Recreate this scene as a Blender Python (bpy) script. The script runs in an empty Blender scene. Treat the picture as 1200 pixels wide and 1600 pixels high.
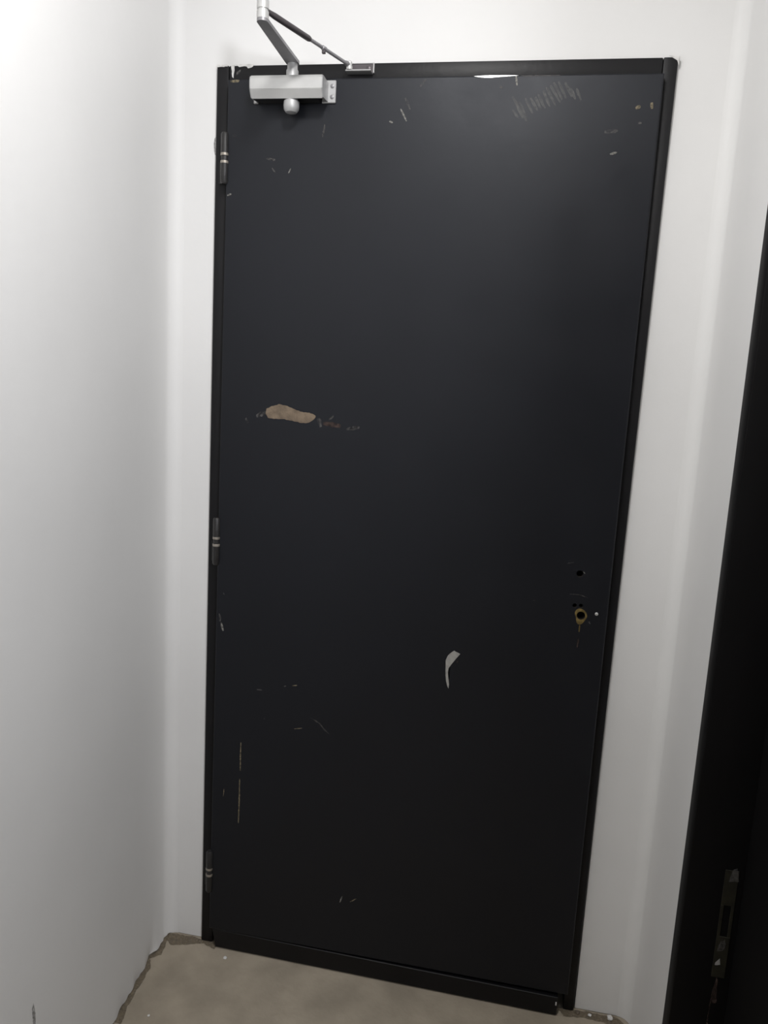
import bpy, bmesh, math, random
from mathutils import Vector, Matrix, noise

random.seed(4)
S = bpy.context.scene
COL = S.collection
PI = math.pi

# ------------------------------------------------------------------ camera
cd = bpy.data.cameras.new('camera')
cd.sensor_fit = 'VERTICAL'
cd.sensor_height = 32.0
cd.lens = 1214.97 / 1600 * 32.0
cd.clip_start = 0.02
cam = bpy.data.objects.new('camera', cd)
COL.objects.link(cam)
RX = Vector((0.98094, 0.18692, 0.05312))
FW = Vector((-0.17584, 0.97018, -0.16682))
UP = Vector((-0.08272, 0.15430, 0.98456))
cam.matrix_world = Matrix((
    (RX.x, UP.x, -FW.x, 0.73022),
    (RX.y, UP.y, -FW.y, -1.71234),
    (RX.z, UP.z, -FW.z, 1.46005),
    (0, 0, 0, 1)))
S.camera = cam

# ------------------------------------------------------------------ light and exposure
W = bpy.data.worlds.new('world')
S.world = W
W.use_nodes = True
W.node_tree.nodes['Background'].inputs[0].default_value = (0.8, 0.9, 1.0, 1)
W.node_tree.nodes['Background'].inputs[1].default_value = 0.02


def area(name, loc, aim, size, power, color):
    l = bpy.data.lights.new(name, 'AREA')
    l.shape = 'DISK'
    l.size = size
    l.energy = power
    l.color = color
    o = bpy.data.objects.new(name, l)
    COL.objects.link(o)
    o.location = loc
    o.rotation_euler = (Vector(aim) - Vector(loc)).to_track_quat('-Z', 'Y').to_euler()
    return o


area('ceiling_lamp_light', (0.55, -0.90, 2.56), (0.55, -0.90, 0), 0.22, 14.4, (1.0, 0.985, 0.972))
area('left_wall_fill_light', (1.30, -1.90, 2.0), (-0.1, -0.45, 1.4), 0.25, 17.5, (0.94, 0.955, 1.0))  # unseen second source, guessed and added to brighten the left wall
vs = S.view_settings
vs.view_transform = 'Standard'
vs.look = 'None'
vs.gamma = 1
vs.use_curve_mapping = False
vs.exposure = 0.0

# ------------------------------------------------------------------ traced wear, metres on the door face (x, z)
GASH = [(0.1453, 1.3833), (0.1561, 1.3891), (0.1725, 1.3948), (0.1917, 1.3925), (0.211, 1.3858), (0.2276, 1.3803), (0.2438, 1.38), (0.2603, 1.3745), (0.2566, 1.3665), (0.2447, 1.3579), (0.2285, 1.3561), (0.2093, 1.3589), (0.1872, 1.3622), (0.168, 1.3616), (0.1487, 1.3625), (0.1434, 1.3727)]
TEAR = [(0.6029, 0.868), (0.617, 0.8621), (0.6078, 0.8489), (0.6013, 0.839), (0.5934, 0.8258), (0.5926, 0.8166), (0.5943, 0.8015), (0.5968, 0.7865), (0.596, 0.7772), (0.5935, 0.7815), (0.5898, 0.7933), (0.5873, 0.8083), (0.5861, 0.831), (0.5853, 0.8431), (0.59, 0.8558), (0.5967, 0.8634)]
STROKES = [
   (2.6, [(0.1031, 0.5747), (0.1027, 0.539), (0.1032, 0.5012)], 'tan'),
   (3.0, [(0.1022, 0.4798), (0.1023, 0.4226), (0.1014, 0.3612)], 'tan'),
   (1.5, [(0.0622, 0.4466), (0.0606, 0.426)], 'tan'),
   (2.8, [(0.2754, 0.662), (0.2982, 0.651), (0.31, 0.6373), (0.3215, 0.6286)], 'grey'),
   (1.8, [(0.2353, 0.6287), (0.2559, 0.6332)], 'tan'),
   (2.2, [(0.3677, 0.1938), (0.3731, 0.2113)], 'pale'),
   (1.8, [(0.3935, 0.1995), (0.4082, 0.2113)], 'tan'),
   (9, [(0.1209, 1.3647), (0.1428, 1.3752)], 'grey'),
   (7, [(0.2658, 1.3709), (0.2721, 1.3505)], 'grey'),
   (9, [(0.2771, 1.3587), (0.3176, 1.3547)], 'rust'),
   (4, [(0.2902, 1.3672), (0.3018, 1.3775)], 'grey'),
   (6, [(0.3312, 1.3491), (0.3602, 1.3548)], 'grey'),
   (6, [(0.0959, 1.3592), (0.1018, 1.349)], 'grey'),
   (4, [(0.0419, 0.894), (0.044, 0.8741)], 'grey'),
   (4, [(0.0464, 0.872), (0.0517, 0.8512)], 'pale'),
   (3, [(0.0489, 0.9443), (0.053, 0.9424)], 'grey'),
   (3, [(0.4146, 2.0106), (0.4282, 1.9864)], 'pale'),
   (4, [(0.4234, 2.0308), (0.4346, 2.0089)], 'grey'),
   (4, [(0.4524, 2.0523), (0.4641, 2.0662)], 'grey'),
   (3, [(0.3925, 1.9866), (0.3994, 1.9835)], 'pale'),
   (3, [(0.6441, 2.0696), (0.6477, 2.0518)], 'pale'),
   (4, [(0.6124, 2.0513), (0.6191, 2.0472)], 'grey'),
   (5.5, [(0.9085, 2.0177), (0.9103, 2.0061)], 'tan'),
   (5, [(0.8797, 2.0073), (0.8883, 2.0111)], 'tan'),
   (6, [(0.825, 1.9642), (0.8501, 1.967)], 'grey'),
   (3.5, [(0.8392, 1.9231), (0.8526, 1.9266)], 'pale'),
   (4, [(0.8866, 1.9801), (0.894, 1.981)], 'grey'),
   (2.2, [(0.179, 1.8839), (0.1836, 1.8933)], 'pale'),
   (5, [(0.1292, 1.9134), (0.1489, 1.9102)], 'grey'),
   (3, [(0.2553, 1.9816), (0.2511, 1.9564)], 'grey'),
   (4, [(0.0513, 1.9585), (0.0606, 1.9597)], 'grey'),
   (5, [(0.0446, 2.0675), (0.0643, 2.0682)], 'tan'),
   (4, [(0.0422, 1.8371), (0.0512, 1.8411)], 'pale'),
   (2.5, [(0.1423, 1.894), (0.1497, 1.8844)], 'grey'),
   (3, [(0.1397, 0.7152), (0.1529, 0.7157)], 'grey'),
   (2.5, [(0.2063, 0.7311), (0.2121, 0.7342)], 'grey'),
   (2, [(0.2274, 0.7362), (0.2392, 0.7389)], 'tan'),
   (2.5, [(0.1591, 0.6434), (0.1622, 0.6451)], 'grey'),
   (2.2, [(0.8407, 1.0253), (0.862, 1.0258), (0.8805, 1.0219)], 'grey'),
   (2.6, [(0.8707, 0.9583), (0.8707, 0.943)], 'brass'),
   (3.2, [(0.8706, 0.9288), (0.8699, 0.9068)], 'rust'),
   (2, [(0.8677, 1.0772), (0.8713, 1.0733)], 'pale'),
   (3, [(0.8876, 0.9688), (0.8931, 0.964)], 'grey'),
   (2, [(0.7668, 1.0034), (0.773, 1.003)], 'grey'),
   (1.5, [(0.8336, 1.0929), (0.8455, 1.0956)], 'grey'),
]
HATCH = [[(0.6464, 2.0219), (0.664, 1.9914)],
 [(0.656, 2.0201), (0.6722, 1.9841)],
 [(0.6658, 2.028), (0.6822, 2.0002)],
 [(0.6761, 2.0288), (0.6912, 2.0055)],
 [(0.6844, 2.0305), (0.6986, 2.0072)],
 [(0.6905, 2.0357), (0.7059, 2.0089)],
 [(0.6993, 2.0427), (0.715, 2.0124)],
 [(0.7054, 2.0479), (0.726, 2.0141)],
 [(0.7125, 2.0514), (0.7349, 2.0193)],
 [(0.7186, 2.0566), (0.7381, 2.0246)],
 [(0.7277, 2.0582), (0.7454, 2.0263)],
 [(0.7408, 2.0563), (0.7562, 2.0297)],
 [(0.7529, 2.0456), (0.764, 2.0244)],
 [(0.7639, 2.0454), (0.7744, 2.0225)],
 [(0.6429, 2.0059), (0.6546, 1.9914)],
 [(0.64, 2.0309), (0.6527, 2.0147)]]
BENT = [(0.5605, 2.0703), (0.5791, 2.0715), (0.6056, 2.0711), (0.6319, 2.0712), (0.6503, 2.0709), (0.6738, 2.0711), (0.6061, 2.0647), (0.5795, 2.0661)]  # outline of the highlight along the bent top edge
LOCK = {'A': (0.8607, 1.0722), 'C1': (0.8562, 1.0011), 'C2': (0.8693, 1.0018), 'B': (0.8713, 0.98), 'dot': (0.9036, 0.9868)}
BRASS = [(0.85, 0.9976), (0.8645, 0.9983), (0.8781, 0.9937), (0.8844, 0.9858), (0.8852, 0.9729), (0.8754, 0.9686), (0.8726, 0.9596), (0.8662, 0.9588), (0.8633, 0.9683), (0.8602, 0.9788), (0.8534, 0.9867)]
RAG = [(-0.0991, 0.006), (-0.0936, -0.0385), (-0.0902, -0.0817), (-0.103, -0.0993), (-0.0923, -0.1336), (-0.0932, -0.1783), (-0.0861, -0.2107), (-0.0871, -0.252), (-0.0794, -0.3009)]

# ------------------------------------------------------------------ materials
def mat(name, color, rough=0.5, metal=0.0, vary=0.0, vscale=8.0, color2=None, bump=0.0, bscale=60.0,
        rvary=0.0, alpha=None, spec=0.5, detail=4.0, coat=0.0, crough=0.3):
    m = bpy.data.materials.new(name)
    m.use_nodes = True
    nt = m.node_tree
    b = nt.nodes['Principled BSDF']
    b.inputs['Base Color'].default_value = (*color, 1)
    b.inputs['Roughness'].default_value = rough
    b.inputs['Metallic'].default_value = metal
    b.inputs['Specular IOR Level'].default_value = spec
    b.inputs['Coat Weight'].default_value = coat
    b.inputs['Coat Roughness'].default_value = crough
    tc = nt.nodes.new('ShaderNodeTexCoord')

    def nz(scale, det=detail):
        n = nt.nodes.new('ShaderNodeTexNoise')
        n.inputs['Scale'].default_value = scale
        n.inputs['Detail'].default_value = det
        nt.links.new(tc.outputs['Object'], n.inputs['Vector'])
        return n
    if color2 is None:
        color2 = tuple(c * (1 - vary) for c in color)
    if vary:
        n = nz(vscale)
        r = nt.nodes.new('ShaderNodeValToRGB')
        r.color_ramp.elements[0].position = 0.35
        r.color_ramp.elements[1].position = 0.65
        r.color_ramp.elements[0].color = (*color2, 1)
        r.color_ramp.elements[1].color = (*color, 1)
        nt.links.new(n.outputs['Fac'], r.inputs['Fac'])
        nt.links.new(r.outputs['Color'], b.inputs['Base Color'])
    if rvary:
        n = nz(vscale * 1.7)
        mr = nt.nodes.new('ShaderNodeMapRange')
        mr.inputs['From Min'].default_value = 0.3
        mr.inputs['From Max'].default_value = 0.7
        mr.inputs['To Min'].default_value = rough - rvary
        mr.inputs['To Max'].default_value = rough + rvary
        nt.links.new(n.outputs['Fac'], mr.inputs['Value'])
        nt.links.new(mr.outputs['Result'], b.inputs['Roughness'])
    if bump:
        n = nz(bscale, 3.0)
        bp = nt.nodes.new('ShaderNodeBump')
        bp.inputs['Strength'].default_value = bump
        bp.inputs['Distance'].default_value = 0.002
        nt.links.new(n.outputs['Fac'], bp.inputs['Height'])
        nt.links.new(bp.outputs['Normal'], b.inputs['Normal'])
    if alpha is not None:
        n = nz(160.0)
        mr = nt.nodes.new('ShaderNodeMapRange')
        mr.inputs['From Min'].default_value = 0.35
        mr.inputs['From Max'].default_value = 0.68
        mr.inputs['To Min'].default_value = alpha[0]
        mr.inputs['To Max'].default_value = alpha[1]
        nt.links.new(n.outputs['Fac'], mr.inputs['Value'])
        nt.links.new(mr.outputs['Result'], b.inputs['Alpha'])
    return m


M = {
    'wall': mat('white_emulsion', (0.80, 0.795, 0.785), 0.55, vary=0.05, vscale=2.2, bump=0.25, bscale=35, spec=0.3),
    'ceiling': mat('ceiling_paint', (0.80, 0.80, 0.79), 0.7),
    'mortar': mat('bare_mortar', (0.16, 0.13, 0.10), 0.95, vary=0.5, vscale=60, bump=0.8, bscale=120),
    'floor': mat('rough_concrete', (0.37, 0.32, 0.25), 0.85, vary=0.25, vscale=9, bump=0.6, bscale=90, spec=0.25, detail=9.0),
    'paint': mat('black_door_paint', (0.0028, 0.0034, 0.0060), 0.46, vary=0.15, vscale=5, bump=0.10, bscale=45, rvary=0.04, spec=0.44),
    'frame': mat('black_frame_paint', (0.0035, 0.0033, 0.0045), 0.47, vary=0.2, vscale=14, bump=0.25, bscale=50, spec=0.33),
    'frame2': mat('black_frame_paint_second_door', (0.004, 0.0037, 0.004), 0.55, vary=0.2, vscale=14, bump=0.2, bscale=50, spec=0.16),
    'hole': mat('raw_hole', (0.012, 0.008, 0.006), 0.9),
    'wood': mat('bare_fibreboard', (0.20, 0.150, 0.104), 0.85, vary=0.35, vscale=55, bump=0.5, bscale=200),
    'torn': mat('torn_white_film', (0.36, 0.35, 0.325), 0.7, vary=0.2, vscale=90),
    'plaster': mat('plaster_smear', (0.72, 0.71, 0.69), 0.8, vary=0.25, vscale=80, bump=0.5, bscale=200),
    'tan': mat('scuff_tan', (0.24, 0.20, 0.13), 0.7, alpha=(0.25, 0.85)),
    'grey': mat('scuff_grey', (0.20, 0.19, 0.185), 0.7, alpha=(0.02, 0.42)),
    'pale': mat('scuff_pale', (0.34, 0.33, 0.30), 0.7, alpha=(0.2, 0.75)),
    'rib': mat('scuff_rib', (0.34, 0.335, 0.32), 0.7, alpha=(0.07, 0.30)),
    'dust': mat('wall_scuff', (0.30, 0.29, 0.28), 0.9, alpha=(0.1, 0.6)),
    'dirt': mat('floor_dirt', (0.33, 0.265, 0.18), 0.95, alpha=(0.0, 0.55)),
    'rust': mat('scuff_rust', (0.10, 0.066, 0.055), 0.8, alpha=(0.1, 0.6)),
    'brass': mat('tarnished_brass', (0.34, 0.25, 0.09), 0.45, 0.6, vary=0.5, vscale=120),
    'silver': mat('silver_lacquer', (0.60, 0.60, 0.59), 0.42, 0.55, vary=0.06, vscale=30),
    'silver_dull': mat('dull_silver', (0.50, 0.50, 0.50), 0.5, 0.5, vary=0.15, vscale=40),
    'steel': mat('grey_steel_arm', (0.30, 0.295, 0.305), 0.45, 0.5, vary=0.1, vscale=40),
    'dark_steel': mat('dark_steel_rod', (0.10, 0.09, 0.095), 0.4, 0.6),
    'bare': mat('glint_and_bare_metal', (0.75, 0.75, 0.74), 0.35, 0.7),  # also colours the painted highlight on the leaf top edge
    'ring': mat('worn_hinge_ring', (0.42, 0.38, 0.33), 0.45, 0.6, vary=0.3, vscale=150),
    'hinge': mat('hinge_paint', (0.022, 0.021, 0.021), 0.45, vary=0.3, vscale=60, bump=0.3, bscale=120),
    'olive': mat('greasy_strike_metal', (0.022, 0.020, 0.010), 0.6, 0.2, vary=0.6, vscale=60),
}

M['paint'].node_tree.nodes['Principled BSDF'].inputs['Specular Tint'].default_value = (0.92, 0.945, 1.0, 1)


# ------------------------------------------------------------------ mesh helpers
def link(name, bm, m, parent=None, smooth=False):
    me = bpy.data.meshes.new(name)
    bmesh.ops.recalc_face_normals(bm, faces=bm.faces)
    bm.to_mesh(me)
    bm.free()
    for x in (m if isinstance(m, (list, tuple)) else [m]):
        me.materials.append(x)
    o = bpy.data.objects.new(name, me)
    COL.objects.link(o)
    if smooth:
        for p in me.polygons:
            p.use_smooth = True
        try:
            me.set_sharp_from_angle(angle=math.radians(35))
        except Exception:
            pass
    if parent is not None:
        o.parent = parent
        o.matrix_parent_inverse = Matrix.Translation(parent_loc(parent)).inverted()
    return o


def parent_loc(o):
    return Vector(o.location) if o.type == 'EMPTY' else Vector((0, 0, 0))


def empty(name, loc, label, cat, kind=None, group=None):
    o = bpy.data.objects.new(name, None)
    COL.objects.link(o)
    o.location = loc
    o.empty_display_size = 0.05
    tag(o, label, cat, kind, group)
    return o


def tag(o, label=None, cat=None, kind=None, group=None):
    if label: o['label'] = label
    if cat: o['category'] = cat
    if kind: o['kind'] = kind
    if group: o['group'] = group
    return o


def box(bm, lo, hi, bev=0.0, seg=2):
    lo, hi = Vector(lo), Vector(hi)
    r = bmesh.ops.create_cube(bm, size=1.0)
    vs_ = r['verts']
    for v in vs_:
        v.co = Vector(((lo.x + hi.x) / 2 + v.co.x * (hi.x - lo.x),
                       (lo.y + hi.y) / 2 + v.co.y * (hi.y - lo.y),
                       (lo.z + hi.z) / 2 + v.co.z * (hi.z - lo.z)))
    if bev:
        es = list({e for v in vs_ for e in v.link_edges})
        bmesh.ops.bevel(bm, geom=es, offset=bev, segments=seg, affect='EDGES', profile=0.5)
    return bm


def tube(bm, a, b, ra, rb=None, n=20, cap=True):
    a, b = Vector(a), Vector(b)
    rb = ra if rb is None else rb
    q = (b - a).normalized().to_track_quat('Z', 'Y')
    A = [bm.verts.new(a + q @ Vector((ra * math.cos(2 * PI * i / n), ra * math.sin(2 * PI * i / n), 0))) for i in range(n)]
    B = [bm.verts.new(b + q @ Vector((rb * math.cos(2 * PI * i / n), rb * math.sin(2 * PI * i / n), 0))) for i in range(n)]
    for i in range(n):
        bm.faces.new((A[i], A[(i + 1) % n], B[(i + 1) % n], B[i]))
    if cap:
        bm.faces.new(A[::-1])
        bm.faces.new(B)
    return bm


def lathe(bm, origin, axis, prof, n=24):
    """prof: (radius, distance along the axis)"""
    q = Vector(axis).normalized().to_track_quat('Z', 'Y')
    o = Vector(origin)
    rings = []
    for r, h in prof:
        rings.append([bm.verts.new(o + q @ Vector((r * math.cos(2 * PI * i / n), r * math.sin(2 * PI * i / n), h))) for i in range(n)])
    for k in range(len(rings) - 1):
        for i in range(n):
            bm.faces.new((rings[k][i], rings[k][(i + 1) % n], rings[k + 1][(i + 1) % n], rings[k + 1][i]))
    bm.faces.new(rings[0][::-1])
    bm.faces.new(rings[-1])
    return bm


def prism(bm, pts, d):
    """closed polygon of 3-D points pushed along d"""
    d = Vector(d)
    A = [bm.verts.new(Vector(p)) for p in pts]
    B = [bm.verts.new(Vector(p) + d) for p in pts]
    n = len(A)
    f1 = bm.faces.new(A[::-1])
    f2 = bm.faces.new(B)
    for i in range(n):
        bm.faces.new((A[i], A[(i + 1) % n], B[(i + 1) % n], B[i]))
    bmesh.ops.triangulate(bm, faces=[f1, f2])
    return bm


def shear_box(bm, b, t, y0, y1, bev=0.0):
    """upright bar: b=(x0,x1,z) below, t=(x0,x1,z) above"""
    pts = [(b[0], y0, b[2]), (b[1], y0, b[2]), (t[1], y0, t[2]), (t[0], y0, t[2])]
    A = [bm.verts.new(p) for p in pts]
    B = [bm.verts.new((p[0], y1, p[2])) for p in pts]
    fs = [bm.faces.new(A), bm.faces.new(B[::-1])]
    for i in range(4):
        fs.append(bm.faces.new((A[i], B[i], B[(i + 1) % 4], A[(i + 1) % 4])))
    if bev:
        es = list({e for v in A for e in v.link_edges})
        bmesh.ops.bevel(bm, geom=es, offset=bev, segments=2, affect='EDGES', profile=0.5)
    return bm


def densify(poly, step=0.004, jag=0.0008, seed=0):
    rnd = random.Random(seed)
    out = []
    for i in range(len(poly)):
        a, b = Vector(poly[i]), Vector(poly[(i + 1) % len(poly)])
        k = max(1, int((b - a).length / step))
        for j in range(k):
            p = a.lerp(b, j / k)
            out.append((p.x + rnd.uniform(-jag, jag), p.y + rnd.uniform(-jag, jag)))
    return out


YF = -0.030          # face of the door leaf


def patch(name, poly, m, parent, t=0.0005, y=YF, jag=0.0008, seed=0, label=None):
    bm = bmesh.new()
    prism(bm, [(x, y, z) for x, z in densify(poly, 0.004, jag, seed)], (0, -t, 0))
    o = link(name, bm, m, parent)
    if label: o['label'] = label
    return o


def ribbon(bm, pts, w, y=YF, t=0.0003, seed=0):
    """thin tapering stroke of paint damage along pts (x, z)"""
    rnd = random.Random(seed)
    P = []
    for i in range(len(pts) - 1):
        a, b = Vector(pts[i]), Vector(pts[i + 1])
        k = max(2, int((b - a).length / 0.006))
        P += [a.lerp(b, j / k) for j in range(k)]
    P.append(Vector(pts[-1]))
    n = len(P)
    L, R = [], []
    for i, p in enumerate(P):
        d = (P[min(i + 1, n - 1)] - P[max(i - 1, 0)]).normalized()
        nn = Vector((-d.y, d.x))
        u = i / (n - 1)
        h = w / 2 * (0.35 + 0.65 * math.sin(PI * min(max(u, 0.04), 0.96)) ** 0.5) * rnd.uniform(0.75, 1.15)
        L.append(p + nn * h)
        R.append(p - nn * h)
    poly = [(v.x, y, v.y) for v in L] + [(v.x, y, v.y) for v in reversed(R)]
    prism(bm, poly, (0, -t, 0))


# ------------------------------------------------------------------ the room shell
XL, XR, ZC, YN = -0.1008, 1.0750, 3.0, -3.4
XF, YW = 2.7, -1.36                # the space widens to the right past the end of the right wall
SK = 0.066                         # the left wall opens out a little towards the back
RC = 0.028                         # plastered round in both corners


def xl(y):
    return XL - SK * y             # y is negative


bm = bmesh.new()
box(bm, (-0.6, YN - 0.1, -0.12), (XF + 0.1, 0.3, 0.0))
tag(link('floor', bm, M['floor']), 'bare grey brown concrete floor below the black door', 'floor', 'structure')
FLOOR = bpy.data.objects['floor']
bm = bmesh.new()
box(bm, (-0.6, YN - 0.1, ZC), (XF + 0.1, 0.3, ZC + 0.1))
tag(link('ceiling', bm, M['ceiling']), 'plain white ceiling above the door, out of the picture', 'ceiling', 'structure')
bm = bmesh.new()
box(bm, (-0.6, YN - 0.1, 0.0), (XF + 0.1, YN, ZC))
box(bm, (XF, YN, 0.001), (XF + 0.1, YW, ZC))
box(bm, (XR + 0.2, YW, 0.001), (XF + 0.1, YW + 0.1, ZC))
tag(link('wall_front', bm, M['wall']), 'plain white wall behind the viewpoint', 'wall', 'structure')


def cove(cx, cy, r, a0, a1, n=8):
    return [(cx + r * math.cos(a0 + (a1 - a0) * i / n), cy + r * math.sin(a0 + (a1 - a0) * i / n)) for i in range(n + 1)]


# left wall with the rounded corner and a ragged plaster foot
ROWS = [0.0, 0.006, 0.014, 0.03, 0.06, 0.12, 0.4, 0.9, 1.5, 2.1, ZC]
ys = [YN + (YN * -1 - 0.62) * i / 10 for i in range(11)]
ys += [-0.62 + (0.62 - RC) * i / 60 for i in range(1, 61)]
prof = [(xl(y), y) for y in ys]
prof += cove(xl(-RC) + RC, -RC, RC, PI, PI / 2)[1:]
rag = [(y, x) for x, y in RAG]


def foot(y):
    base = xl(y)
    x = None
    for (ya, xa), (yb, xb) in zip(rag, rag[1:]):
        if yb <= y <= ya:
            x = xa + (xb - xa) * (y - ya) / (yb - ya)
    if x is None:
        x = base
    return (x - base) + 0.0022 * noise.noise(Vector((y * 90, 3.1, 0)))


bm = bmesh.new()
grid = []
for z in ROWS:
    row = []
    for i, (x, y) in enumerate(prof):
        k = max(0.0, 1 - z / 0.06) ** 1.5
        lift = max(0.0, noise.noise(Vector((y * 60, 9.7, x * 60)))) * 0.010 if z == 0 else 0
        dx = foot(y) * k if y > -0.6 else 0
        row.append(bm.verts.new((x + dx, y, max(z, 0.001 + lift) if z == 0 else z + (0.004 if z < 0.01 else 0))))
    grid.append(row)
for a, b in zip(grid, grid[1:]):
    for i in range(len(prof) - 1):
        bm.faces.new((a[i], a[i + 1], b[i + 1], b[i]))
back = [(-0.38, 0.0), (-0.38, YN)]      # the thickness behind the plaster
for side in (back,):
    T = [bm.verts.new((x, y, ZC)) for x, y in side]
    B = [bm.verts.new((x, y, 0.012)) for x, y in side]
    bm.faces.new((B[0], B[1], T[1], T[0]))
    bm.faces.new(list(grid[-1]) + T)
WALL_L = tag(link('wall_left', bm, M['wall'], smooth=True), 'plain white plastered wall at the hinge side of the black door', 'wall', 'structure')
bm = bmesh.new()
box(bm, (-0.36, YN, 0.0), (XL - 0.006, -0.001, 0.03))
link('mortar_bed', bm, M['mortar'], WALL_L)
bm = bmesh.new()
prism(bm, [(xl(y) + 0.0003, y, z) for y, z in ((-0.611, 0.325), (-0.616, 0.318), (-0.613, 0.295), (-0.613, 0.27), (-0.607, 0.27), (-0.606, 0.30))], (0.0006, 0, 0))
link('crack', bm, M['dust'], WALL_L)

# back wall with the door opening
DX0, DX1, DZ = 0.004, 0.949, 2.104
bm = bmesh.new()
x0, x1 = XL + RC, XR - RC
box(bm, (x0, 0, 0.002), (DX0, 0.14, ZC))
box(bm, (DX1, 0, 0.002), (x1, 0.14, ZC))
box(bm, (DX0, 0, DZ), (DX1, 0.14, ZC))
bmesh.ops.remove_doubles(bm, verts=bm.verts, dist=1e-5)
WALL_B = tag(link('wall_back', bm, M['wall']), 'white wall that holds the black door in its frame', 'wall', 'structure')

# right wall with the second doorway
RY0, RY1, RZ = -0.356, -1.26, 2.11
bm = bmesh.new()
pr = [(x1, 0.0)] + cove(XR - RC, -RC, RC, PI / 2, 0)[1:] + [(XR, RY0), (XR + 0.2, RY0), (XR + 0.2, 0.0)]
A = [bm.verts.new((x, y, 0.001)) for x, y in pr]
B = [bm.verts.new((x, y, ZC)) for x, y in pr]
for i in range(len(pr)):
    j = (i + 1) % len(pr)
    bm.faces.new((A[i], A[j], B[j], B[i]))
bm.faces.new(A[::-1])
bm.faces.new(B)
box(bm, (XR, RY1, RZ), (XR + 0.2, RY0, ZC))
box(bm, (XR, YW, 0.001), (XR + 0.2, RY1, ZC))
tag(link('wall_right', bm, M['wall'], smooth=True), 'white wall strip between the black door and the dark second doorway', 'wall', 'structure')

# unseen header, added to cut the second light on the left wall
bm = bmesh.new()
box(bm, (xl(-1.6) - 0.05, -1.70, 2.46), (XR + 0.9, -1.60, ZC - 0.001))
tag(link('shadow_beam', bm, M['wall']), 'unseen white header added above the viewpoint to cut light on the left wall', 'shadow_beam', 'structure')

# ------------------------------------------------------------------ first door
D1 = empty('door_1', (0.475, -0.01, 0.0), 'worn black painted flush door closed in a black frame', 'door', 'structure')
bm = bmesh.new()
shear_box(bm, (0.000, 0.030, 0.0), (0.005, 0.032, 2.107), -0.010, 0.075, 0.0025)
JL = link('jamb', bm, M['frame'], D1, True)
bm = bmesh.new()
shear_box(bm, (0.921, 0.9455, 0.0), (0.925, 0.9525, 2.107), -0.010, 0.075, 0.0025)
JR = link('jamb', bm, M['frame'], D1, True)
bm = bmesh.new()
shear_box(bm, (0.0325, 0.9245, 2.066), (0.0325, 0.9245, 2.1068), -0.009, 0.075, 0.0025)
HD = link('head', bm, M['frame'], D1, True)

# the leaf: a sheet with real holes where the lock was
LX0, LX1, LZ0, LZ1, YB = 0.0385, 0.927, 0.056, 2.0715, 0.010
bm = bmesh.new()
c = 0.003


def loop(pts):
    v = [bm.verts.new(p) for p in pts]
    return v, [bm.edges.new((v[i], v[(i + 1) % len(v)])) for i in range(len(v))]


LEAN = -0.010        # hinge edge is a little out of plumb


def lx(x, z):
    return x + (LEAN * (1 - z / LZ1) if x < 0.3 else 0)


def rect(o, y):
    return [(lx(LX0, LZ0) + o, y, LZ0 + o), (LX1 - o, y, LZ0 + o), (LX1 - o, y, LZ1 - o), (lx(LX0, LZ1) + o, y, LZ1 - o)]


out_v, out_e = loop(rect(c, YF))
edges = list(out_e)
holes = []
for key, r, n in (('A', 0.0075, 18), ('B', 0.0090, 20), ('C1', 0.0048, 12), ('C2', 0.0045, 12)):
    hx, hz = LOCK[key]
    v, e = loop([(hx + r * math.cos(2 * PI * i / n), YF, hz + r * math.sin(2 * PI * i / n)) for i in range(n)])
    holes.append(v)
    edges += e
bmesh.ops.triangle_fill(bm, use_beauty=True, edges=edges)
prev = out_v
for o, y in ((c * 0.3, YF + c * 0.3), (0, YF + c), (0, YB)):
    nv = [bm.verts.new(p) for p in rect(o, y)]
    for i in range(4):
        bm.faces.new((prev[i], prev[(i + 1) % 4], nv[(i + 1) % 4], nv[i]))
    prev = nv
bm.faces.new(prev)
for v in holes:
    nv = [bm.verts.new((p.co.x, YB - 0.006, p.co.z)) for p in v]
    for i in range(len(v)):
        f = bm.faces.new((v[i], v[(i + 1) % len(v)], nv[(i + 1) % len(v)], nv[i]))
        f.material_index = 1
    f = bm.faces.new(nv)
    f.material_index = 1
LEAF = link('leaf', bm, [M['paint'], M['hole']], D1)

patch('bare_patch', GASH, M['wood'], LEAF, seed=1, label='tan gash where the black paint is torn off')
patch('bare_patch', TEAR, M['torn'], LEAF, t=0.0008, jag=0.0003, seed=2, label='white hooked tear in the black paint')
patch('bare_patch', [(0.610, 0.8445), (0.613, 0.847), (0.6135, 0.842), (0.6105, 0.8405)], M['rust'], LEAF, jag=0.0004)
bz = LZ1 - 0.0015
patch('edge_glint', [(0.560, bz), (0.580, bz + .001), (0.632, bz + .001), (0.650, bz), (0.615, bz - 0.0018), (0.592, bz - 0.0032), (0.575, bz - 0.0026)],
      M['bare'], LEAF, t=0.0006, jag=0.0002, label='bright strip standing for a highlight on the top edge of the leaf')  # lamp highlight on the bent edge, put in as a bright strip
patch('edge_glint', [(0.650, bz), (0.735, bz), (0.72, bz - 0.0018), (0.66, bz - 0.002)], M['grey'], LEAF, t=0.0006, jag=0.0002)  # greyer tail of the same painted highlight
for i, (w, pts, k) in enumerate(STROKES):
    bm = bmesh.new()
    ribbon(bm, pts, w / 760, seed=i)
    link('scratch', bm, M[k], LEAF)
bm = bmesh.new()
for i, pts in enumerate(HATCH):
    ribbon(bm, pts, 0.0058, seed=100 + i)
tag(link('scuff_marks', bm, M['rib'], LEAF), 'pale ribbed scuff near the top of the leaf', None, 'stuff')
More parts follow.
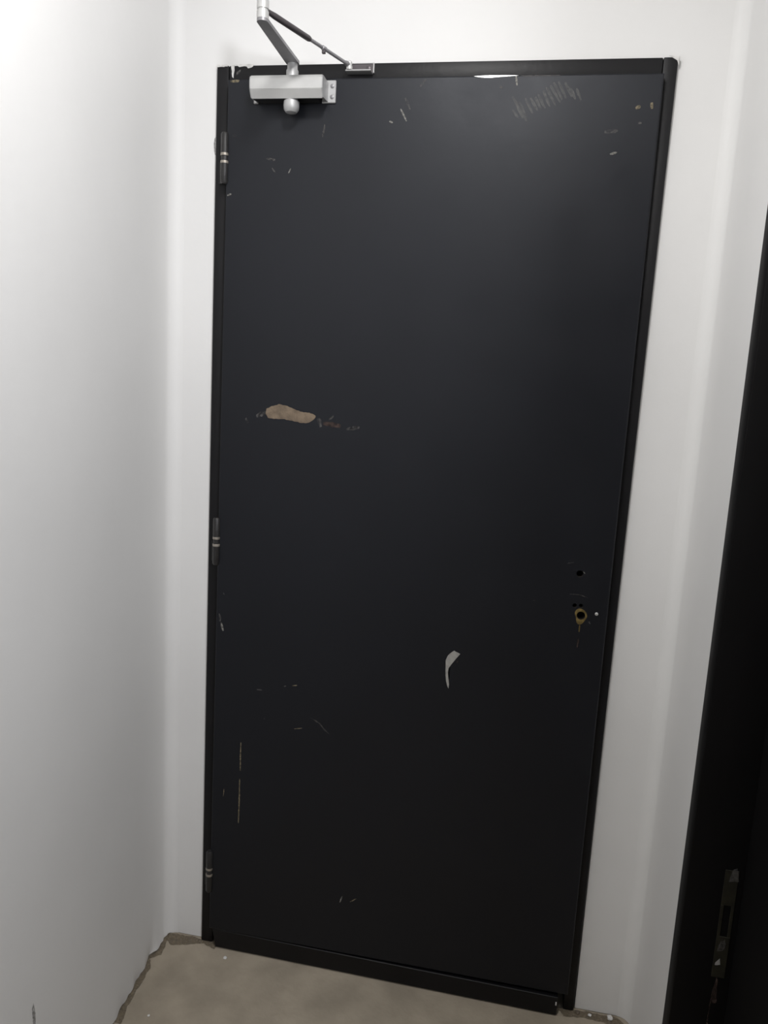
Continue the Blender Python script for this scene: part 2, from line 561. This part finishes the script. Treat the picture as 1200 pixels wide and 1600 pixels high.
# remains of the lock
bm = bmesh.new()
bx, bz_ = LOCK['B']
n = 28
rim = []
for i in range(n):
    a = 2 * PI * i / n
    # irregular outer edge: larger up-left and down-left
    ro = 0.0128 + 0.0040 * max(0, math.cos(a - 2.25)) ** 2 + 0.0085 * max(0, math.cos(a - 4.55)) ** 6 - 0.002 * max(0, math.cos(a - 3.4))
    rim.append((a, ro))
ri = 0.0091
F = []
for y in (YF, YF - 0.0008):
    F.append(([bm.verts.new((bx + ri * math.cos(a), y, bz_ + ri * math.sin(a))) for a, r in rim],
              [bm.verts.new((bx + r * math.cos(a), y, bz_ + r * math.sin(a))) for a, r in rim]))
for i in range(n):
    j = (i + 1) % n
    for k in (0, 1):
        q = (F[k][0][i], F[k][1][i], F[k][1][j], F[k][0][j])
        bm.faces.new(q)
    bm.faces.new((F[0][1][i], F[0][1][j], F[1][1][j], F[1][1][i]))
    bm.faces.new((F[0][0][i], F[0][0][j], F[1][0][j], F[1][0][i]))
link('keyhole_ring', bm, M['brass'], LEAF)
bm = bmesh.new()
lathe(bm, (LOCK['dot'][0], YF, LOCK['dot'][1]), (0, -1, 0), [(0.0036, 0), (0.0036, 0.0006), (0.0024, 0.0014), (0.0006, 0.0016)], 14)
link('screw', bm, M['silver'], LEAF)

# weather bar along the foot of the door
bm = bmesh.new()
prism(bm, [(0.046, YF + 0.004, 0.003), (0.905, YF - 0.006, 0.003), (0.905, YF - 0.006, 0.050), (0.036, YF + 0.002, 0.055)], (0, 0.032, 0))
bmesh.ops.bevel(bm, geom=[e for e in bm.edges if len(e.link_faces) == 2 and e.calc_face_angle(0) > 1.0], offset=0.0015, segments=1, affect='EDGES')
SILL = link('threshold_bar', bm, M['frame'], D1)
bm = bmesh.new()
box(bm, (0.9000, YF - 0.0080, 0.030), (0.9028, YF - 0.0062, 0.0385), 0.0004, 1)
link('bar_glint', bm, M['plaster'], SILL)  # pale sliver stands in for a highlight at the bar end

# three lift-off hinges
for zt, zb, worn in ((1.966, 1.861, 1.0), (1.124, 1.012, 0.7), (0.272, 0.160, 0.4)):
    zc = (zt + zb) / 2
    hx = 0.0345 - 0.008 * (1 - zc / 2.0)
    hy = -0.0295
    H = bpy.data.objects.new('hinge', None)
    COL.objects.link(H)
    H.parent = D1
    H.location = Vector((hx, hy, zc)) - Vector(D1.location)
    H.empty_display_size = 0.02
    h = (zt - zb) / 2
    r = 0.0085

    def hp(name, bm_, m_):
        o = link(name, bm_, m_, None, True)
        o.parent = H
        return o
    for s in (1, -1):
        b = bmesh.new()
        lathe(b, (0, 0, 0), (0, 0, s), [(r, h * 0.20), (r, h * 0.93), (r * 0.75, h), ])
        hp('knuckle', b, M['hinge'])
        b = bmesh.new()
        lathe(b, (0, 0, 0), (0, 0, s), [(r * 1.02, h * 0.10), (r * 1.06, h * 0.13), (r * 1.02, h * 0.20)])
        hp('bearing_ring', b, M['ring'])
    b = bmesh.new()
    tube(b, (0, 0, -h * 0.10), (0, 0, h * 0.10), r * 0.86)
    hp('pin', b, M['hinge'])
    b = bmesh.new()
    box(b, (-0.019, 0.0160, -h * 0.92), (-0.002, 0.0185, -0.003), 0.0006, 1)
    hp('hinge_leaf', b, M['hinge'])

# plaster left on the frame at its corners
patch('plaster_smear', [(0.037, 2.1075), (0.045, 2.1075), (0.0445, 2.092), (0.0425, 2.082), (0.039, 2.083), (0.039, 2.095)], M['plaster'], HD, y=-0.0092, seed=11)
patch('plaster_smear', [(0.046, 2.1085), (0.088, 2.1085), (0.083, 2.101), (0.075, 2.101), (0.068, 2.105), (0.055, 2.104)], M['plaster'], HD, y=-0.0092, seed=12)
patch('plaster_smear', [(0.049, 2.094), (0.058, 2.099), (0.056, 2.090), (0.048, 2.087)], M['grey'], HD, y=-0.0092, seed=15)
patch('plaster_smear', [(0.934, 2.1085), (0.954, 2.1085), (0.954, 2.092), (0.951, 2.099), (0.944, 2.103)], M['plaster'], JR, y=-0.0102, seed=13)
patch('plaster_smear', [(0.005, 2.108), (0.030, 2.108), (0.029, 2.1045), (0.008, 2.1035)], M['plaster'], JL, y=-0.0102, seed=14)
patch('paint_smear', [(0.004, 1.968), (-0.0020, 1.962), (-0.0035, 1.945), (-0.0020, 1.930), (0.004, 1.926)], M['grey'], WALL_B, y=0.0, t=0.0006, seed=16)

# ------------------------------------------------------------------ door closer
C = empty('door_closer', (0.188, YF, 2.018), 'silver overhead door closer with folded arm at the top of the black door', 'door closer')
bm = bmesh.new()
box(bm, (0.2475, YF - 0.0045, 2.0215), (0.277, YF, 2.0655), 0.0012, 1)
PL = link('mounting_plate', bm, M['silver_dull'], C)
for z in (2.033, 2.054):
    bm = bmesh.new()
    lathe(bm, (0.2695, YF - 0.0045, z), (0, -1, 0), [(0.0042, 0), (0.0040, 0.0012), (0.0022, 0.0020), (0.0006, 0.0020)], 14)
    link('screw', bm, M['steel'], PL, True)
bm = bmesh.new()
box(bm, (0.0985, YF - 0.0045, 2.0215), (0.1090, YF, 2.0600), 0.0012, 1)
PL2 = link('mounting_plate', bm, M['silver_dull'], C)
bm = bmesh.new()
lathe(bm, (0.1040, YF - 0.0045, 2.0255), (0, -1, 0), [(0.0034, 0), (0.0032, 0.0014), (0.0006, 0.0018)], 14)
link('screw', bm, M['silver'], PL2, True)
# body: extruded section with a flat face, a groove line, a chamfer below and a hollow underside
YC = YF - 0.0045
sec = [(YF, 2.0330), (YC - 0.029, 2.0330), (YC - 0.0335, 2.0190), (YC - 0.0365, 2.0190), (YC - 0.0462, 2.0335), (YC - 0.0455, 2.0342), (YC - 0.0462, 2.0349),
       (YC - 0.0470, 2.0420), (YC - 0.0470, 2.0530), (YC - 0.0462, 2.0575), (YC - 0.0440, 2.0605), (YC - 0.040, 2.0620), (YF, 2.0620)]
bm = bmesh.new()
prism(bm, [(0.1085, y, z) for y, z in sec], (0.1505, 0, 0))
BODY = link('body', bm, M['silver'], C, True)
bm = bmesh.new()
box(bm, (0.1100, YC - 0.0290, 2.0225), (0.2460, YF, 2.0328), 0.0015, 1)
link('underside_shade', bm, M['hinge'], C)  # dark block stands in for the shade under the body
cap = [(YF - 0.002, 2.0230)] + [(y, z) for y, z in sec[2:-1]] + [(YF - 0.002, 2.0605)]
for x, d in ((0.259, 1), (0.1085, -1)):
    bm = bmesh.new()
    prism(bm, [(x, YC - 0.002 + (y - YC) * 0.95, 2.0405 + (z - 2.0405) * 0.94) for y, z in cap], (0.0022 * d, 0, 0))
    link('end_cap', bm, M['silver_dull'], C, True)
PX, PY = 0.190, -0.058
bm = bmesh.new()
lathe(bm, (PX, PY, 2.0225), (0, 0, -1), [(0.0130, 0), (0.0130, 0.004), (0.0160, 0.006), (0.0165, 0.014), (0.0155, 0.0215), (0.0115, 0.0270), (0.006, 0.0285), (0.001, 0.0290)], 28)
link('pinion_cap', bm, M['silver_dull'], C, True)
bm = bmesh.new()
lathe(bm, (PX, PY, 2.0615), (0, 0, 1), [(0.0125, 0), (0.0125, 0.014), (0.0105, 0.017), (0.0105, 0.0275)], 24)
link('pinion', bm, M['silver_dull'], C, True)
# main arm: a flat bar from the pinion out to the elbow
EX, EY = 0.1905, -0.242
a, b = Vector((PX, PY, 2.0890)), Vector((EX, EY, 2.0900))
bm = bmesh.new()
d = (b - a).normalized()
s = Vector((-d.y, d.x, 0)).normalized()
pts = []
for i in range(13):
    t = PI / 2 + PI * i / 12
    pts.append(a + d * (0.0135 * math.cos(t)) + s * (0.0135 * math.sin(t)))
for i in range(13):
    t = -PI / 2 + PI * i / 12
    pts.append(b + d * (0.0105 * math.cos(t)) + s * (0.0105 * math.sin(t)))
prism(bm, pts, (0, 0, 0.0060))
link('main_arm', bm, M['steel'], C, True)
bm = bmesh.new()
lathe(bm, (EX, EY, 2.0955), (0, 0, 1), [(0.0105, 0), (0.0110, 0.003), (0.0110, 0.0125), (0.0095, 0.0135), (0.0095, 0.0155), (0.0110, 0.0165),
                                     (0.0110, 0.031), (0.0095, 0.034), (0.0060, 0.034), (0.0060, 0.040), (0.0010, 0.041)], 24)
link('elbow_joint', bm, M['silver'], C, True)
# forearm: sleeve, rod, clamp, flattened eye
fa, fb = Vector((EX + 0.006, EY + 0.010, 2.1120)), Vector((0.3020, -0.030, 2.0955))
d = (fb - fa).normalized()
L = (fb - fa).length
bm = bmesh.new()
lathe(bm, fa, d, [(0.0045, 0.0), (0.0052, 0.012), (0.0056, 0.016), (0.0056, L * 0.47), (0.0044, L * 0.49)], 20)
link('forearm_sleeve', bm, M['dark_steel'], C, True)
bm = bmesh.new()
lathe(bm, fa + d * (L * 0.47), d, [(0.0034, 0), (0.0034, L * 0.17), (0.0045, L * 0.175), (0.0045, L * 0.215), (0.0034, L * 0.22), (0.0034, L * 0.47), (0.0050, L * 0.49), (0.0050, L * 0.53)], 18)
link('forearm_rod', bm, M['steel'], C, True)
bm = bmesh.new()
q = fa + d * (L * 0.66)
box(bm, (q.x - 0.003, q.y - 0.003, q.z - 0.010), (q.x + 0.004, q.y + 0.003, q.z - 0.001), 0.0008, 1)
link('clamp_screw', bm, M['dark_steel'], C)
# shoe screwed to the frame head
bm = bmesh.new()
box(bm, (0.2950, -0.0120, 2.0850), (0.3500, -0.0090, 2.1040), 0.0008, 1)
SH = link('shoe_bracket', bm, M['dark_steel'], C)
bm = bmesh.new()
box(bm, (0.2950, -0.0340, 2.0830), (0.3490, -0.0115, 2.0858), 0.0008, 1)
box(bm, (0.2940, -0.0130, 2.1040), (0.3510, -0.0090, 2.1056), 0.0004, 1)  # silver rim strips stand in for the lit border of the bracket
box(bm, (0.3490, -0.0135, 2.0858), (0.3515, -0.0090, 2.1056), 0.0004, 1)
link('shoe_flange_lit_rim', bm, M['silver_dull'], SH)
bm = bmesh.new()
lathe(bm, (0.3030, -0.030, 2.0862), (0, 0, 1), [(0.0065, 0), (0.0065, 0.006), (0.0052, 0.007), (0.0052, 0.015), (0.003, 0.017), (0.0006, 0.017)], 18)
link('shoe_pin', bm, M['silver'], SH, True)
bm = bmesh.new()
lathe(bm, (0.3390, -0.012, 2.0950), (0, -1, 0), [(0.0048, 0), (0.0044, 0.0015), (0.002, 0.0022), (0.0006, 0.0022)], 14)
link('screw', bm, M['dark_steel'], SH, True)

# ------------------------------------------------------------------ second door, seen edge-on in the right wall
D2 = empty('door_2', (XR + 0.03, -0.80, 0.0), 'very dark doorway with scraped lock plate in the right hand wall', 'door', 'structure')
JY = RY0 - 0.042
bm = bmesh.new()
box(bm, (XR - 0.012, JY, 0.0), (XR + 0.16, RY0 + 0.0035, RZ), 0.003, 2)
J2 = link('jamb', bm, M['frame2'], D2, True)
bm = bmesh.new()
box(bm, (XR - 0.012, RY1 - 0.004, 0.0), (XR + 0.16, RY1 + 0.040, RZ), 0.003, 2)
link('jamb', bm, M['frame2'], D2, True)
bm = bmesh.new()
box(bm, (XR - 0.010, RY1 + 0.0405, RZ - 0.04), (XR + 0.16, JY - 0.0005, RZ), 0.003, 2)
link('head', bm, M['frame2'], D2, True)
bm = bmesh.new()
box(bm, (XR + 0.078, RY1 + 0.044, 0.010), (XR + 0.118, JY - 0.004, RZ - 0.044), 0.002, 2)
LEAF2 = link('leaf', bm, M['frame2'], D2, True)
# scraped strike plate let into the jamb reveal, with its latch slot
yk = JY - 0.0016
bm = bmesh.new()
x0_, x1_ = XR + 0.048, XR + 0.070
for lo, hi in (((x0_, yk, 0.595), (x1_, JY, 0.662)), ((x0_, yk, 0.535), (x0_ + 0.005, JY, 0.595)), ((x1_ - 0.005, yk, 0.535), (x1_, JY, 0.595)), ((x0_, yk, 0.455), (x1_, JY, 0.535))):
    box(bm, lo, hi, 0.0004, 1)
SP = link('strike_plate', bm, M['olive'], J2)
rnd = random.Random(7)
for z0, z1, xa, xb, k in ((0.640, 0.668, 0.056, 0.070, 'grey'), (0.505, 0.533, 0.052, 0.064, 'grey'), (0.478, 0.492, 0.050, 0.060, 'bare'), (0.40, 0.455, 0.052, 0.062, 'rust'), (0.33, 0.40, 0.049, 0.054, 'rust')):
    bm = bmesh.new()
    poly = densify([(XR + xa, z0), (XR + xb, z0 + 0.004), (XR + xb - 0.003, z1), (XR + xa + 0.004, z1 - 0.003)], 0.005, 0.0012, int(z0 * 1000))
    y_ = yk if z0 > 0.455 else JY
    prism(bm, [(x, y_, z) for x, z in poly], (0, -0.0005, 0))
    link('worn_spot', bm, M[k], J2)

# grit swept into the seams of the floor
def dirt(poly, seed):
    b = bmesh.new()
    prism(b, [(x, y, 0.0) for x, y in densify(poly, 0.008, 0.002, seed)], (0, 0, 0.0004))
    link('dirt', b, M['dirt'], FLOOR)


dirt([(x - 0.004, y) for x, y in RAG] + [(x + 0.008 + 0.004 * (i % 3), y) for i, (x, y) in enumerate(RAG)][::-1], 1)
dirt([(-0.088, -0.004), (-0.03, -0.003), (0.046, -0.006), (0.044, -0.034), (0.01, -0.020), (-0.03, -0.036), (-0.07, -0.045), (-0.088, -0.030)], 2)
dirt([(0.910, -0.012), (0.95, -0.004), (1.00, -0.003), (1.046, -0.004), (1.062, -0.02), (1.066, -0.05), (1.03, -0.030), (0.98, -0.024), (0.92, -0.03)], 3)

# ------------------------------------------------------------------ crumbs of plaster on the floor
def crumb(x, y, r, seed, label, m='plaster', flat=0.5):
    rnd_ = random.Random(seed)
    b = bmesh.new()
    bmesh.ops.create_icosphere(b, subdivisions=2, radius=r)
    for v in b.verts:
        v.co *= 1 + 0.35 * noise.noise(v.co * (1.6 / r) + Vector((seed, 0, 0)))
        v.co.z *= flat
    lo = min(v.co.z for v in b.verts)
    for v in b.verts:
        v.co.z -= lo
    o = link('plaster_crumb', b, M[m])
    o.location = (x, y, 0.0)
    tag(o, label, 'plaster crumb', None, 'plaster crumbs on the floor')
    return o


crumb(1.030, -0.012, 0.0075, 3, 'pale plaster crumb on the floor in the corner beside the second doorway')
crumb(0.9835, -0.014, 0.0042, 5, 'tiny pale crumb on the floor just past the foot of the right jamb')
crumb(-0.015, -0.266, 0.0030, 8, 'tiny white crumb alone on open concrete near the left wall')
crumb(0.084, -0.055, 0.0050, 9, 'pale crumb on the floor in front of the hinge end of the weather bar')
crumb(0.955, -0.012, 0.0055, 11, 'dark crumb of mortar touching the foot of the right jamb', 'mortar')
